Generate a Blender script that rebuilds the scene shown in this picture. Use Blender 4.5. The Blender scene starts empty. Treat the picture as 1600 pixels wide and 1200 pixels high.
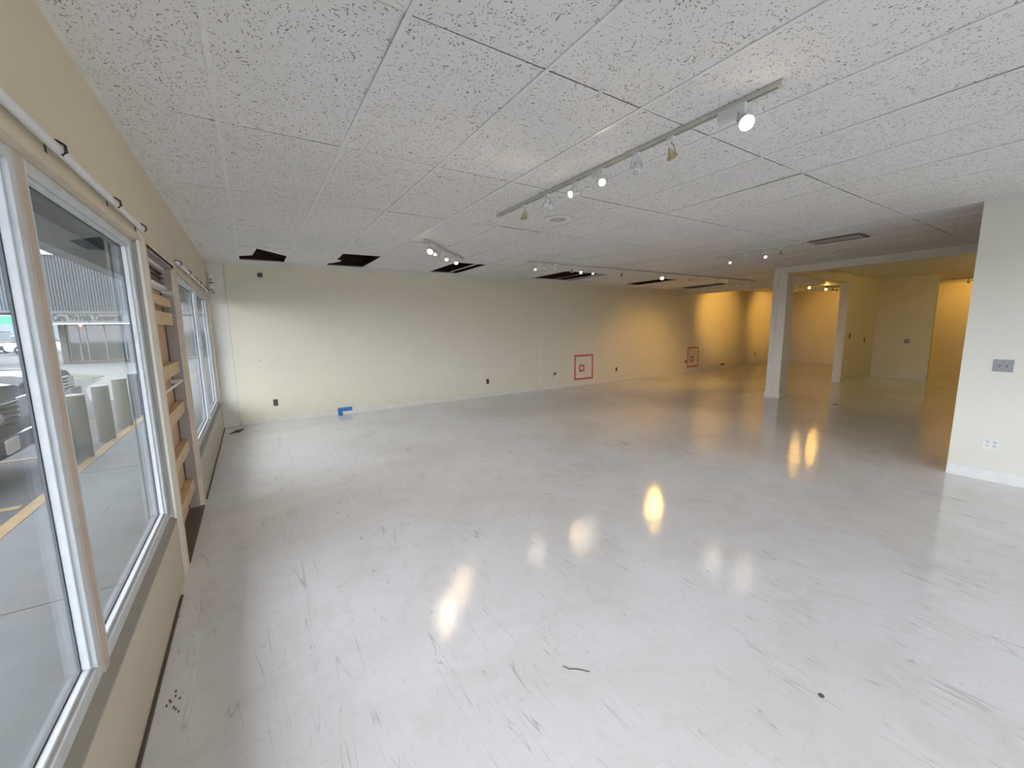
import bpy, bmesh, math, random
from mathutils import Matrix, Vector
random.seed(7)
PI = math.pi
S = bpy.context.scene
COL = S.collection

# ------------------------------------------------------------------ camera
cam_d = bpy.data.cameras.new('camera'); cam = bpy.data.objects.new('camera', cam_d); COL.objects.link(cam)
cam_d.sensor_width = 36; cam_d.lens = 627.65 / 1600 * 36; cam_d.clip_start = .05; cam_d.clip_end = 500
cam.matrix_world = Matrix(((0.83947234, 0.08857967, -0.53613416, 0), (-0.54320275, 0.11004713, -0.83235834, 0),
                           (-0.01473, 0.98997135, 0.14049824, 1.6), (0, 0, 0, 1)))
S.camera = cam
# ------------------------------------------------------------------ view, sky
S.view_settings.view_transform = 'Standard'; S.view_settings.look = 'None'
S.view_settings.gamma = 1; S.view_settings.use_curve_mapping = False
S.view_settings.exposure = 0.66
SKY = 5.0
LAMP = .45
W = bpy.data.worlds.new('overcast_sky'); S.world = W; W.use_nodes = True
wn = W.node_tree; wn.nodes.clear()
wo = wn.nodes.new('ShaderNodeOutputWorld'); wb = wn.nodes.new('ShaderNodeBackground')
tc = wn.nodes.new('ShaderNodeTexCoord'); nz = wn.nodes.new('ShaderNodeTexNoise'); rp = wn.nodes.new('ShaderNodeValToRGB')
nz.inputs['Scale'].default_value = 2.2; nz.inputs['Detail'].default_value = 4
rp.color_ramp.elements[0].position = .3; rp.color_ramp.elements[0].color = (.80, .855, 1, 1)
rp.color_ramp.elements[1].position = .7; rp.color_ramp.elements[1].color = (.93, .95, 1, 1)
wn.links.new(tc.outputs['Generated'], nz.inputs['Vector']); wn.links.new(nz.outputs['Fac'], rp.inputs['Fac'])
wn.links.new(rp.outputs['Color'], wb.inputs['Color']); wb.inputs['Strength'].default_value = SKY
wn.links.new(wb.outputs['Background'], wo.inputs['Surface'])

# ------------------------------------------------------------------ materials
class NT:
    def __init__(s, name):
        s.m = bpy.data.materials.new(name); s.m.use_nodes = True; s.t = s.m.node_tree
        s.b = s.t.nodes['Principled BSDF']; s.out = s.t.nodes['Material Output']
    def n(s, typ, **kw):
        o = s.t.nodes.new('ShaderNode' + typ)
        for k, v in kw.items():
            if k.startswith('_'): setattr(o, k[1:], v)
            else: o.inputs[k.replace('__', ' ')].default_value = v
        return o
    def l(s, a, b): s.t.links.new(a, b)
    def obj(s, scale=(1, 1, 1), rot=(0, 0, 0)):
        t = s.n('TexCoord'); m = s.n('Mapping'); m.inputs['Scale'].default_value = scale; m.inputs['Rotation'].default_value = rot
        s.l(t.outputs['Object'], m.inputs['Vector']); return m.outputs['Vector']
    def ramp(s, fac, stops):
        r = s.n('ValToRGB'); e = r.color_ramp.elements
        while len(e) < len(stops): e.new(.5)
        for x, (p, c) in zip(e, stops): x.position = p; x.color = (*c, 1) if len(c) == 3 else c
        s.l(fac, r.inputs['Fac']); return r.outputs['Color']
    def mix(s, fac, a, b, mode='MIX'):
        x = s.n('Mix'); x.data_type = 'RGBA'; x.blend_type = mode
        for v, i in ((fac, 0), (a, 6), (b, 7)):
            if hasattr(v, 'links'): s.l(v, x.inputs[i])
            elif i == 0: x.inputs[0].default_value = v
            else: x.inputs[i].default_value = (*v, 1)
        return x.outputs[2]
    def math(s, op, a, b=None):
        x = s.n('Math'); x.operation = op
        for v, i in ((a, 0), (b, 1)):
            if v is None: continue
            if hasattr(v, 'links'): s.l(v, x.inputs[i])
            else: x.inputs[i].default_value = v
        return x.outputs[0]
    def noise(s, vec, scale, detail=4, rough=.5, dist=0):
        x = s.n('TexNoise'); x.inputs['Scale'].default_value = scale; x.inputs['Detail'].default_value = detail
        x.inputs['Roughness'].default_value = rough; x.inputs['Distortion'].default_value = dist
        s.l(vec, x.inputs['Vector']); return x.outputs['Fac']
    def bump(s, h, strength=.2, dist=.01):
        x = s.n('Bump'); x.inputs['Strength'].default_value = strength; x.inputs['Distance'].default_value = dist
        s.l(h, x.inputs['Height']); s.l(x.outputs['Normal'], s.b.inputs['Normal'])
    def base(s, c):
        if hasattr(c, 'links'): s.l(c, s.b.inputs['Base Color'])
        else: s.b.inputs['Base Color'].default_value = (*c, 1)
    def set(s, rough=None, metal=None, spec=None, coat=None):
        if rough is not None: s.b.inputs['Roughness'].default_value = rough
        if metal is not None: s.b.inputs['Metallic'].default_value = metal
        if spec is not None: s.b.inputs['Specular IOR Level'].default_value = spec
        if coat is not None: s.b.inputs['Coat Weight'].default_value = coat

def plain(name, c, rough=.5, metal=0, var=.06, scale=9, spec=None, bump=0):
    t = NT(name); v = t.obj(); n = t.noise(v, scale, 5)
    t.base(t.ramp(n, [(.3, tuple(max(0, x * (1 - var)) for x in c)), (.7, tuple(min(1, x * (1 + var)) for x in c))]))
    t.set(rough, metal, spec)
    if bump: t.bump(t.noise(v, scale * 8, 3), bump, .004)
    return t.m

def emit(name, c, k):
    t = NT(name); t.base((.9, .9, .9)); t.b.inputs['Emission Color'].default_value = (*c, 1); t.b.inputs['Emission Strength'].default_value = k
    t.set(.3); return t.m

def m_floor():
    t = NT('painted_concrete_floor'); v = t.obj()
    big = t.noise(v, .55, 6, .6, .6); mid = t.noise(v, 3.5, 6, .65, 1.2); fine = t.noise(v, 30, 5, .7)
    c = t.ramp(big, [(.34, (.70, .685, .665)), (.56, (.79, .79, .795))])
    c = t.mix(t.ramp(mid, [(.48, (0, 0, 0)), (.68, (.30, .30, .30))]), c, (.62, .575, .52))
    c = t.mix(t.ramp(fine, [(.58, (0, 0, 0)), (.72, (.4, .4, .4))]), c, (.52, .48, .43))
    # long scuffs and scratches
    for (sc, rot, th, w) in ((1.1, .5, .004, 3.2), (1.6, 2.1, .005, 4.0), (2.3, 1.2, .006, 3.0), (1.9, 2.55, .005, 5.0)):
        vv = t.obj((sc, sc * .08, sc), (0, 0, rot)); nn = t.noise(vv, w, 2, .5, .25)
        d = t.math('ABSOLUTE', t.math('SUBTRACT', nn, .5))
        gate = t.ramp(t.noise(v, 1.7 + sc, 3), [(.50, (0, 0, 0)), (.62, (.55, .55, .55))])
        line = t.ramp(d, [(0, (1, 1, 1)), (th * .35, (0, 0, 0))])
        c = t.mix(t.math('MULTIPLY', line, gate), c, (.36, .32, .29))
    # small dark specks
    vo = t.n('TexVoronoi', Scale=2.4); t.l(v, vo.inputs['Vector'])
    c = t.mix(t.ramp(vo.outputs['Distance'], [(.012, (.9, .9, .9)), (.028, (0, 0, 0))]), c, (.12, .11, .10))
    t.base(c)
    r = t.ramp(mid, [(.35, (.055, .055, .055)), (.75, (.14, .14, .14))]); t.l(r, t.b.inputs['Roughness'])
    t.set(spec=.55)
    t.bump(t.math('ADD', t.noise(v, 6, 3, .5), t.math('MULTIPLY', t.noise(v, 130, 2), .24)), .12, .012)
    return t.m

def m_tile():
    t = NT('fissured_ceiling_tile'); v = t.obj()
    wv = t.n('TexNoise', Scale=9.0, Detail=2); t.l(v, wv.inputs['Vector'])
    warp = t.n('VectorMath'); warp.operation = 'MULTIPLY_ADD'; t.l(wv.outputs['Color'], warp.inputs[0]); warp.inputs[1].default_value = (.11, .11, .0); t.l(v, warp.inputs[2])
    f = None
    for sc, rot in (((1, .42, .01), .4), ((1, .42, .01), 1.5), ((.42, 1, .01), 1.1)):
        mp = t.n('Mapping'); mp.inputs['Scale'].default_value = sc; mp.inputs['Rotation'].default_value = (0, 0, rot); t.l(warp.outputs[0], mp.inputs['Vector'])
        vo = t.n('TexVoronoi', Scale=88.0, Randomness=1.0); t.l(mp.outputs[0], vo.inputs['Vector'])
        g = t.math('ADD', vo.outputs['Distance'], t.math('MULTIPLY', t.noise(v, 14 + rot * 9, 2), .55))
        q = t.ramp(g, [(.40, (1, 1, 1)), (.455, (0, 0, 0))])
        f = q if f is None else t.math('MAXIMUM', f, q)
    dirt = t.noise(v, .9, 4)
    c = t.ramp(dirt, [(.3, (.82, .81, .785)), (.7, (.88, .87, .86))])
    t.base(t.mix(f, c, (.30, .295, .285))); t.set(.9, spec=.15)
    t.bump(t.math('MULTIPLY', f, -1), .5, .003)
    return t.m

def m_wall(name, c, dirt=.10):
    t = NT(name); v = t.obj(); n = t.noise(v, 1.2, 5, .6)
    cc = t.ramp(n, [(.3, tuple(x * (1 - dirt * .5) for x in c)), (.7, c)])
    vo = t.n('TexVoronoi', Scale=1.3); t.l(v, vo.inputs['Vector'])
    cc = t.mix(t.ramp(vo.outputs['Distance'], [(.012, (.8, .8, .8)), (.03, (0, 0, 0))]), cc, tuple(x * .5 for x in c))
    t.base(cc); t.set(.55, spec=.3); t.bump(t.noise(v, 90, 3), .12, .002); return t.m

def m_wood(name, a, b, sc=(1, 14, 14)):
    t = NT(name); v = t.obj(sc); n = t.noise(v, 3, 6, .6, 1.5)
    t.base(t.ramp(n, [(.3, a), (.7, b)])); t.set(.6); t.bump(n, .15, .002); return t.m

def m_glass():
    t = NT('window_glass'); t.t.nodes.remove(t.b)
    tr = t.n('BsdfTransparent'); tr.inputs['Color'].default_value = (.955, .965, .97, 1)
    gl = t.n('BsdfGlossy'); gl.inputs['Roughness'].default_value = .01; gl.inputs['Color'].default_value = (.95, .97, .97, 1)
    df = t.n('BsdfDiffuse'); df.inputs['Color'].default_value = (.78, .8, .82, 1)
    lw = t.n('LayerWeight', Blend=.5)
    fr = t.math('ADD', t.math('MULTIPLY', t.math('POWER', lw.outputs['Facing'], 5.0), .5), .03)
    a = t.n('MixShader'); t.l(fr, a.inputs[0]); t.l(tr.outputs[0], a.inputs[1]); t.l(gl.outputs[0], a.inputs[2])
    b = t.n('MixShader'); dust_haze = t.ramp(t.noise(t.obj(), 2.2, 5, .6), [(.35, (.004, .004, .004)), (.75, (.018, .018, .018))])  # dirty film that also lifts the view with a washed-out haze
    t.l(dust_haze, b.inputs[0]); t.l(a.outputs[0], b.inputs[1]); t.l(df.outputs[0], b.inputs[2])
    t.l(b.outputs[0], t.out.inputs['Surface']); return t.m

def m_block():
    t = NT('painted_block_wall'); v = t.obj()
    c = t.ramp(t.noise(v, 2, 5), [(.3, (.74, .71, .62)), (.7, (.80, .78, .70))])
    t.base(c); t.set(.6); t.bump(t.noise(v, 60, 4), .3, .004); return t.m

M = {}
M['floor'] = m_floor(); M['tile'] = m_tile()
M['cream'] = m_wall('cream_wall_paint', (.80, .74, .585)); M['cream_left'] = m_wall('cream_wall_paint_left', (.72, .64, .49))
M['pale'] = m_wall('pale_wall_paint', (.80, .79, .69)); M['ceil2'] = m_wall('back_ceiling_paint', (.86, .83, .74))
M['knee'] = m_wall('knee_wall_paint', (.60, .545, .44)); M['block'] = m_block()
M['ledge'] = plain('ledge_grey_paint', (.36, .34, .29), .6)
M['white'] = plain('white_trim_paint', (.80, .80, .78), .45, var=.04)
M['frame'] = plain('window_frame_paint', (.60, .635, .65), .45, var=.06, scale=16)
M['beigetrim'] = plain('beige_trim_paint', (.66, .56, .42), .5)
M['stop'] = plain('frame_stop_brown_paint', (.52, .44, .35), .5)
M['tbar'] = plain('ceiling_grid_white', (.84, .84, .83), .4)
M['rail'] = plain('track_rail_offwhite', (.60, .60, .52), .4)
M['lampwhite'] = plain('lamp_white_enamel', (.72, .74, .74), .35)
M['brass'] = plain('aged_brass', (.55, .47, .30), .35, .8)
M['chrome'] = plain('chrome', (.75, .76, .78), .18, 1)
M['steel'] = plain('brushed_steel_plate', (.27, .28, .295), .42, .2, scale=30)
M['gasket'] = plain('grey_gasket', (.13, .14, .15), .6)
M['speakergrey'] = plain('speaker_grille_grey', (.50, .50, .49), .6)
M['dark'] = plain('dark_plastic', (.045, .04, .035), .4)
M['brownplate'] = plain('brown_plate', (.11, .075, .05), .45)
M['plenum'] = m_wood('brown_roof_deck', (.16, .080, .05), (.30, .16, .10), (1, 5, 5))
M['ply'] = m_wood('plywood', (.52, .34, .17), (.68, .47, .26), (9, 9, 1))
M['lumber'] = m_wood('pine_lumber', (.62, .43, .24), (.78, .58, .36), (12, 1.5, 12))
M['jamb'] = plain('greybrown_jamb_paint', (.36, .31, .28), .6)
M['brownmetal'] = plain('brown_metal', (.14, .11, .10), .4, .3)
M['glass'] = m_glass()
M['pink'] = plain('pink_tape', (.62, .13, .14), .55); M['blue'] = plain('blue_tape', (.03, .20, .48), .5)
M['cable'] = plain('pale_cable', (.55, .52, .44), .5)
M['green'] = plain('dull_green_scrap', (.11, .14, .08), .7)
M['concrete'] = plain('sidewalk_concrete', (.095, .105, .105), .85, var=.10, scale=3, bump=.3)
M['pave'] = plain('front_paving', (.30, .30, .29), .85, var=.1, scale=3)
M['asphalt'] = plain('asphalt', (.035, .037, .04), .85, var=.35, scale=14, bump=.5)
M['yellow'] = plain('curb_yellow_paint', (.20, .13, .04), .7, var=.2)
M['bollard'] = plain('bollard_grey', (.045, .05, .05), .6); M['bollardtop'] = plain('bollard_cap', (.16,.17,.17), .6)
M['soffit'] = plain('canopy_soffit_grey', (.085, .09, .088), .7); M['beamw'] = plain('canopy_beam_white', (.42, .46, .48), .6)
M['ribbed'] = plain('ribbed_metal_fascia', (.068, .08, .088), .45, .2); M['signband'] = plain('sign_band_pale', (.115, .13, .13), .6)
M['letters'] = plain('sign_letter_grey', (.012, .014, .016), .5)
M['bwall'] = plain('building_wall_dark', (.085, .08, .078), .7); M['storeglass'] = plain('dark_store_glass', (.04, .05, .05), .05, spec=.8)
M['storeframe'] = plain('store_frame', (.16, .17, .165), .4, .5)
M['carblack'] = plain('black_car_paint', (.012, .014, .018), .12, spec=.7); M['tyre'] = plain('tyre_rubber', (.02, .02, .02), .8)
M['carglass'] = plain('car_glass', (.02, .03, .035), .04, spec=.8); M['carwhite'] = plain('white_car_paint', (.6, .62, .63), .25)
M['lamp_clear'] = plain('headlamp_clear', (.5, .55, .58), .1, .5); M['plate'] = plain('licence_plate_white', (.55, .56, .58), .4)
M['grass'] = plain('grass', (.05, .065, .03), .9, var=.3, scale=8); M['hill'] = plain('hill_haze', (.12, .16, .18), 1)
M['greensign'] = plain('green_sign_face', (.03, .28, .14), .5)
M['red'] = emit('red_neon', (1, .08, .04), 6)
M['bulb_hot'] = emit('lit_bulb_warm', (1, .78, .45), 22); M['bulb_yel'] = emit('lit_bulb_yellow', (1, .66, .25), 22)
M['bulb_dim'] = emit('lit_bulb_dim', (1, .9, .74), 1.3); M['bulb_off'] = plain('unlit_bulb', (.55, .56, .55), .12, .3)
M['black'] = plain('black_void', (.01, .01, .01), .8)
M['scuff'] = plain('dark_scrap', (.10, .08, .07), .7)

M['column'] = plain('cream_white_column_paint', (.84, .79, .70), .45, var=.03)
# ------------------------------------------------------------------ mesh helpers
class MB:
    def __init__(s): s.bm = bmesh.new()
    def box(s, a, b, mat=None):
        x0, y0, z0 = a; x1, y1, z1 = b
        vs = [s.bm.verts.new(p) for p in ((x0, y0, z0), (x1, y0, z0), (x1, y1, z0), (x0, y1, z0), (x0, y0, z1), (x1, y0, z1), (x1, y1, z1), (x0, y1, z1))]
        if mat is not None:
            for v in vs: v.co = mat @ v.co
        for f in ((3, 2, 1, 0), (4, 5, 6, 7), (0, 1, 5, 4), (1, 2, 6, 5), (2, 3, 7, 6), (3, 0, 4, 7)): s.bm.faces.new([vs[i] for i in f])
        return s
    def prism(s, pts, a, b, axis=2, mat=None):
        # polygon pts in the plane across axis, extruded a..b
        def P(p, t):
            q = [0, 0, 0]; o = [i for i in range(3) if i != axis]; q[o[0]] = p[0]; q[o[1]] = p[1]; q[axis] = t; q = Vector(q)
            return mat @ q if mat is not None else q
        lo = [s.bm.verts.new(P(p, a)) for p in pts]; hi = [s.bm.verts.new(P(p, b)) for p in pts]
        n = len(pts); s.bm.faces.new(lo[::-1]); s.bm.faces.new(hi)
        for i in range(n): s.bm.faces.new([lo[i], lo[(i + 1) % n], hi[(i + 1) % n], hi[i]])
        return s
    def lathe(s, prof, mat=None, seg=24, cap=True):
        # prof: list of (r, z) about local z
        rings = []
        for r, z in prof:
            ring = []
            for k in range(seg):
                a = 2 * PI * k / seg; p = Vector((r * math.cos(a), r * math.sin(a), z)); ring.append(s.bm.verts.new(mat @ p if mat is not None else p))
            rings.append(ring)
        for A, B in zip(rings, rings[1:]):
            for k in range(seg): s.bm.faces.new([A[k], A[(k + 1) % seg], B[(k + 1) % seg], B[k]])
        if cap: s.bm.faces.new(rings[0][::-1]); s.bm.faces.new(rings[-1])
        return s
    def tube(s, pts, r, seg=8):
        pts = [Vector(p) for p in pts]; rings = []
        for i, p in enumerate(pts):
            d = (pts[min(i + 1, len(pts) - 1)] - pts[max(i - 1, 0)]).normalized()
            u = d.cross(Vector((0, 0, 1)) if abs(d.z) < .9 else Vector((1, 0, 0))).normalized(); w = d.cross(u)
            rings.append([s.bm.verts.new(p + r * (math.cos(2 * PI * k / seg) * u + math.sin(2 * PI * k / seg) * w)) for k in range(seg)])
        for A, B in zip(rings, rings[1:]):
            for k in range(seg): s.bm.faces.new([A[k], A[(k + 1) % seg], B[(k + 1) % seg], B[k]])
        s.bm.faces.new(rings[0][::-1]); s.bm.faces.new(rings[-1]); return s
    def build(s, name, mat, parent=None, bevel=0, smooth=False, kind=None):
        bmesh.ops.recalc_face_normals(s.bm, faces=s.bm.faces)
        me = bpy.data.meshes.new(name); s.bm.to_mesh(me); s.bm.free()
        o = bpy.data.objects.new(name, me); COL.objects.link(o)
        me.materials.append(M[mat] if isinstance(mat, str) else mat)
        if smooth:
            for p in me.polygons: p.use_smooth = True
            md = o.modifiers.new('edges', 'EDGE_SPLIT'); md.split_angle = math.radians(40)
        if bevel:
            b = o.modifiers.new('bevel', 'BEVEL'); b.width = bevel; b.segments = 2; b.limit_method = 'ANGLE'
        if parent is not None:
            o.parent = parent
            if parent.type == 'EMPTY' or True: o.matrix_parent_inverse = Matrix.Identity(4)
        if kind: o['kind'] = kind
        return o

def frame_to(p, d, up=(0, 0, 1)):
    """matrix with local z along d, at p"""
    z = Vector(d).normalized(); x = Vector(up).cross(z)
    if x.length < 1e-4: x = Vector((1, 0, 0))
    x.normalize(); y = z.cross(x)
    m = Matrix((x, y, z)).transposed().to_4x4(); m.translation = Vector(p); return m

def thing(name, label, cat, loc=(0, 0, 0), rz=0, group=None):
    o = bpy.data.objects.new(name, None); COL.objects.link(o); o.location = loc; o.rotation_euler = (0, 0, rz); o.empty_display_size = .1
    o['label'] = label; o['category'] = cat
    if group: o['group'] = group
    return o
def tag(o, label, cat, group=None):
    o['label'] = label; o['category'] = cat
    if group: o['group'] = group
    return o
def copy_tree(o, parent=None):
    c = o.copy(); COL.objects.link(c)
    if parent is not None: c.parent = parent
    for ch in list(o.children): copy_tree(ch, c)
    return c

def zc(x, y): return 2.686 + .0012 * max(0, x) * max(0, 8.1 - y)      # the old ceiling sags towards the windows

XL, YB, XR, YF = -.5, 8.1, 19.07, -6.0
XE = 11.85      # beam that ends the main ceiling at the back
XB = 9.4        # beam over the column
# ------------------------------------------------------------------ floor
MB().box((XL - .2, YF - .2, -.12), (XR + .2, YB + .2, 0)).build('floor', 'floor', kind='structure')

# ------------------------------------------------------------------ main ceiling: 2 x 4 ft lay-in tiles
GX, GY = -.0444, .2916
xs = [XL] + [GX + .61 * i for i in range(0, 20)]; xs = [x for x in xs if x < XE - .05] + [XE]
ys = [YF] + [GY + 1.22 * j for j in range(-5, 7)]; ys = [y for y in ys if y > YF + .05 or y == YF] + [YB]
ys = sorted(ys)
holes = {(0, 5), (2, 5), (5, 5), (9, 5), (10, 5), (14, 5), (18, 5)}
tb = MB()
def tile(x0, x1, y0, y1, dz=(0, 0, 0, 0)):
    c = [(x0, y0), (x1, y0), (x1, y1), (x0, y1)]
    lo = [tb.bm.verts.new((x, y, zc(x, y) + d)) for (x, y), d in zip(c, dz)]; ci = [(x0 + .004, y0 + .012), (x1 - .004, y0 + .012), (x1 - .004, y1 - .012), (x0 + .004, y1 - .012)]
    hi = [tb.bm.verts.new((x, y, zc(x, y) + .016 + d)) for (x, y), d in zip(ci, dz)]
    tb.bm.faces.new(lo[::-1]); tb.bm.faces.new(hi)
    for i in range(4): tb.bm.faces.new([lo[i], lo[(i + 1) % 4], hi[(i + 1) % 4], hi[i]])
for a in range(len(xs) - 1):
    i = a - 1
    for b in range(len(ys) - 1):
        y0, y1 = ys[b], ys[b + 1]; j = round((y0 - GY) / 1.22)
        if (i, j) in holes: continue
        if xs[a] > XB + .3 and y1 < 4.15: continue
        r = random.random(); g0 = .0035 + .003 * random.random(); g1 = .0025
        d = [random.uniform(0, .003) for _ in range(4)]
        if r < .22: d[random.randrange(4)] += .005
        if i == -1 and j in (4, 5): d = [.0, .012, .0, .0] if j == 4 else [.010, .008, 0, 0]; g0 = .008
        tile(xs[a] + .004, xs[a + 1] - .004, y0 + g0, y1 - g1, d)
def remnant(pts):       # broken tile left hanging in a hole
    lo = [tb.bm.verts.new((x, y, zc(x, y) - .002)) for x, y in pts]; hi = [tb.bm.verts.new((x, y, zc(x, y) + .014)) for x, y in pts]
    tb.bm.faces.new(lo[::-1]); tb.bm.faces.new(hi); n = len(pts)
    for i in range(n): tb.bm.faces.new([lo[i], lo[(i + 1) % n], hi[(i + 1) % n], hi[i]])
remnant([(-.04, 6.40), (.562, 6.40), (.562, 6.97), (.175, 6.50), (.125, 7.10), (-.04, 7.24)])
remnant([(1.18, 6.40), (1.235, 6.40), (1.245, 7.03), (1.33, 7.07), (1.25, 7.30), (1.18, 7.4)])
ceiling = tb.build('ceiling', 'tile', kind='structure')
g = MB()
def strip(x0, y0, x1, y1, drop, th):
    c = [(x0, y0), (x1, y0), (x1, y1), (x0, y1)]
    lo = [g.bm.verts.new((x, y, zc(x, y) - drop)) for x, y in c]; hi = [g.bm.verts.new((x, y, zc(x, y) - drop + th)) for x, y in c]
    g.bm.faces.new(lo[::-1]); g.bm.faces.new(hi)
    for i in range(4): g.bm.faces.new([lo[i], lo[(i + 1) % 4], hi[(i + 1) % 4], hi[i]])
for x in xs[1:-1]:
    if x > XB + .3: strip(x - .010, 4.3, x + .010, YB, .003, .004)
    else: strip(x - .010, YF, x + .010, YB, .003, .004)
strip(XL, YF, XL + .022, YB, .004, .005); strip(XL, YB - .025, XE, YB, .004, .005)
strip(XL, 7.615, XE, 7.635, .003, .004)
g.build('ceiling_grid', 'tbar', ceiling)
g = MB(); g.box((3.45, 6.42, 2.70), (3.475, 7.60, 2.715)); g.box((6.50, 6.42, 2.70), (6.53, 7.60, 2.712)); g.build('hanging_grid_bar', 'tbar', ceiling)
# dark roof space above the tiles
p = MB(); p.box((XL - .2, YF - .2, 3.25), (XR + .2, YB + .2, 3.35))
for k in range(24): p.box((XL, -5.6 + k * .6, 3.05), (XR, -5.555 + k * .6, 3.25))
p.build('trim_1', 'plenum', kind='structure')
dk = MB(); dk.box((XL - .01, YB - .012, 2.70), (XE, YB - .002, 3.25)); dk.box((XL + .002, YF, 2.76), (XL + .012, YB - .02, 3.25)); dk.build('trim_2', 'plenum', kind='structure')

# ------------------------------------------------------------------ back-room ceiling, beams, column
MB().box((XB + .3, YF, 2.80), (XR, 4.2, 2.84)).build('ceiling', 'ceil2', kind='structure')
MB().box((XE + .12, 4.2, 2.80), (XR, YB, 2.84)).build('ceiling', 'ceil2', kind='structure')
MB().box((XB, YF, 2.615), (XB + .34, 4.30, 3.2)).build('trim_3', 'column', kind='structure', bevel=.003)          # beam over the column
MB().box((XB + .34, 4.12, 2.60), (13.07, 4.32, 3.2)).build('trim_4', 'cream', kind='structure')      # header to the pier
MB().box((XE, 4.32, 2.54), (XE + .16, YB, 3.2)).build('trim_5', 'cream', kind='structure')           # beam to back wall
c = MB(); c.box((XB, 4.04, 0.0), (XB + .34, 4.31, 2.615))
col = c.build('column', 'column', kind='structure')
c = MB(); c.box((XB - .02, 4.02, .0), (XB + .36, 4.33, .11)); c.box((XB - .012, 4.028, .11), (XB + .352, 4.322, .122)); c.build('column_base', 'column', col, bevel=.003)
c = MB(); c.box((XB - .008, 4.20, .12), (XB, 4.23, 2.615)); c.build('column_batten', 'column', col)

# ------------------------------------------------------------------ walls
c = MB(); c.box((-.27, YB, 0), (6.105, YB + .12, 3.3)); c.box((6.108, YB + .0, 0), (XR + .1, YB + .12, 3.3))
wb_ = c.build('wall_back', 'cream', kind='structure')
c = MB(); c.box((6.098, YB - .006, .1), (6.118, YB, 2.684)); c.build('wall_seam', 'white', wb_)
# painted block strip beside the windows
c = MB(); rows = 7; h = .41
for k in range(rows): c.box((XL - .1, YB + .012, k * h + .0035), (-.272, YB + .12, (k + 1) * h - .0035))
c.box((XL - .1, YB + .018, 0), (-.272, YB + .12, 3.3))
c.build('wall_back_block', 'block', kind='structure', bevel=.003)
MB().box((XR, YF, 0), (XR + .12, YB, 3.3)).build('wall_right', 'cream', kind='structure')
m = MB(); m.box((XL - .2, YF - .12, 2.5), (XR + .12, YF, 3.3)); m.box((XL - .2, YF - .12, 0), (XR + .12, YF, .3)); m.box((XL - .2, YF - .12, .3), (-.35, YF, 2.5)); m.box((5.95, YF - .12, .3), (XR + .12, YF, 2.5)); m.build('wall_front', 'pale', kind='structure')
for wi in range(3):  # unseen front windows, added to let more daylight into the room
    x0 = -.35 + wi * 2.1; m = MB(); m.box((x0, YF - .1, .3), (x0 + 2.1, YF - .03, .36)); m.box((x0, YF - .1, 2.44), (x0 + 2.1, YF - .03, 2.5)); m.box((x0, YF - .1, .3), (x0 + .06, YF - .03, 2.5)); m.box((x0 + 2.04, YF - .1, .3), (x0 + 2.1, YF - .03, 2.5))
    added_frame = m.build('window_%d' % (7 + wi), 'frame', kind='structure')
    m = MB(); m.box((x0 + .06, YF - .066, .36), (x0 + 2.04, YF - .065, 2.44)); m.build('window_glass', 'glass', added_frame)
MB().box((13.07, 4.18, 0), (15.42, 4.34, 2.82)).build('wall_gallery', 'cream', kind='structure')
MB().box((13.06, 4.165, 0), (13.075, 4.355, 2.61)).build('trim_6', 'column', kind='structure')
MB().box((15.30, 2.99, 0), (15.42, 4.18, 2.82)).build('wall_alcove', 'cream', kind='structure')
MB().box((6.10, YF, 0), (6.26, .95, 3.0)).build('wall_partition', 'pale', kind='structure')
# baseboards
def base(name, a, b, ax, sgn):
    # a,b endpoints (x,y); board stands proud by 12 mm
    m = MB()
    if ax == 'x': m.box((a[0], min(a[1], a[1] + sgn * .012), 0), (b[0], max(a[1], a[1] + sgn * .012), .10)); m.box((a[0], min(a[1], a[1] + sgn * .007), .10), (b[0], max(a[1], a[1] + sgn * .007), .11))
    else: m.box((min(a[0], a[0] + sgn * .012), a[1], 0), (max(a[0], a[0] + sgn * .012), b[1], .10)); m.box((min(a[0], a[0] + sgn * .007), a[1], .10), (max(a[0], a[0] + sgn * .007), b[1], .11))
    m.build(name, 'white' if name == 'baseboard_partition' else 'basecream', kind='structure')
M['basecream'] = plain('baseboard_cream', (.76, .73, .63), .45)
m = MB(); m.box((-.26, YB - .012, 0), (XR, YB, .09)); m.build('baseboard_back', 'basecream', kind='structure')
base('baseboard_partition', (6.10, YF), (6.10, .95), 'y', -1)
base('baseboard_gallery', (13.08, 4.18), (15.3, 4.18), 'x', -1)
base('baseboard_alcove', (15.30, 3.0), (15.30, 4.168), 'y', -1)
base('baseboard_right', (XR, YF), (XR, YB), 'y', -1)

# ------------------------------------------------------------------ window wall
OUT = XL - .085
ZS, ZH = .415, 2.15       # ledge, head
D0, D1 = 3.42, 4.52        # door opening
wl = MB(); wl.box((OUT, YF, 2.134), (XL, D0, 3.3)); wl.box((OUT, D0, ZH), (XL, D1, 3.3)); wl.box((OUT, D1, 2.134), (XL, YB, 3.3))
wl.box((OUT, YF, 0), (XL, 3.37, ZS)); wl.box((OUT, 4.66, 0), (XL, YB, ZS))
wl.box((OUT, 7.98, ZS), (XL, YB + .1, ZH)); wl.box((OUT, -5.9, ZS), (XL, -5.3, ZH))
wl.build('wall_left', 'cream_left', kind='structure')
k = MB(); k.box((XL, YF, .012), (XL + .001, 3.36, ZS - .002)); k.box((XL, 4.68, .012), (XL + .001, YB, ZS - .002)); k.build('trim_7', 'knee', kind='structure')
k = MB()
for y0, y1 in ((YF, 3.235), (4.745, YB)): k.prism([(XL + .002, ZS - .012), (XL + .002, ZS), (XL - .034, ZS + .016), (XL - .034, ZS - .012)], y0, y1, 1)
k.build('trim_8', 'ledge', kind='structure')
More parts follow.
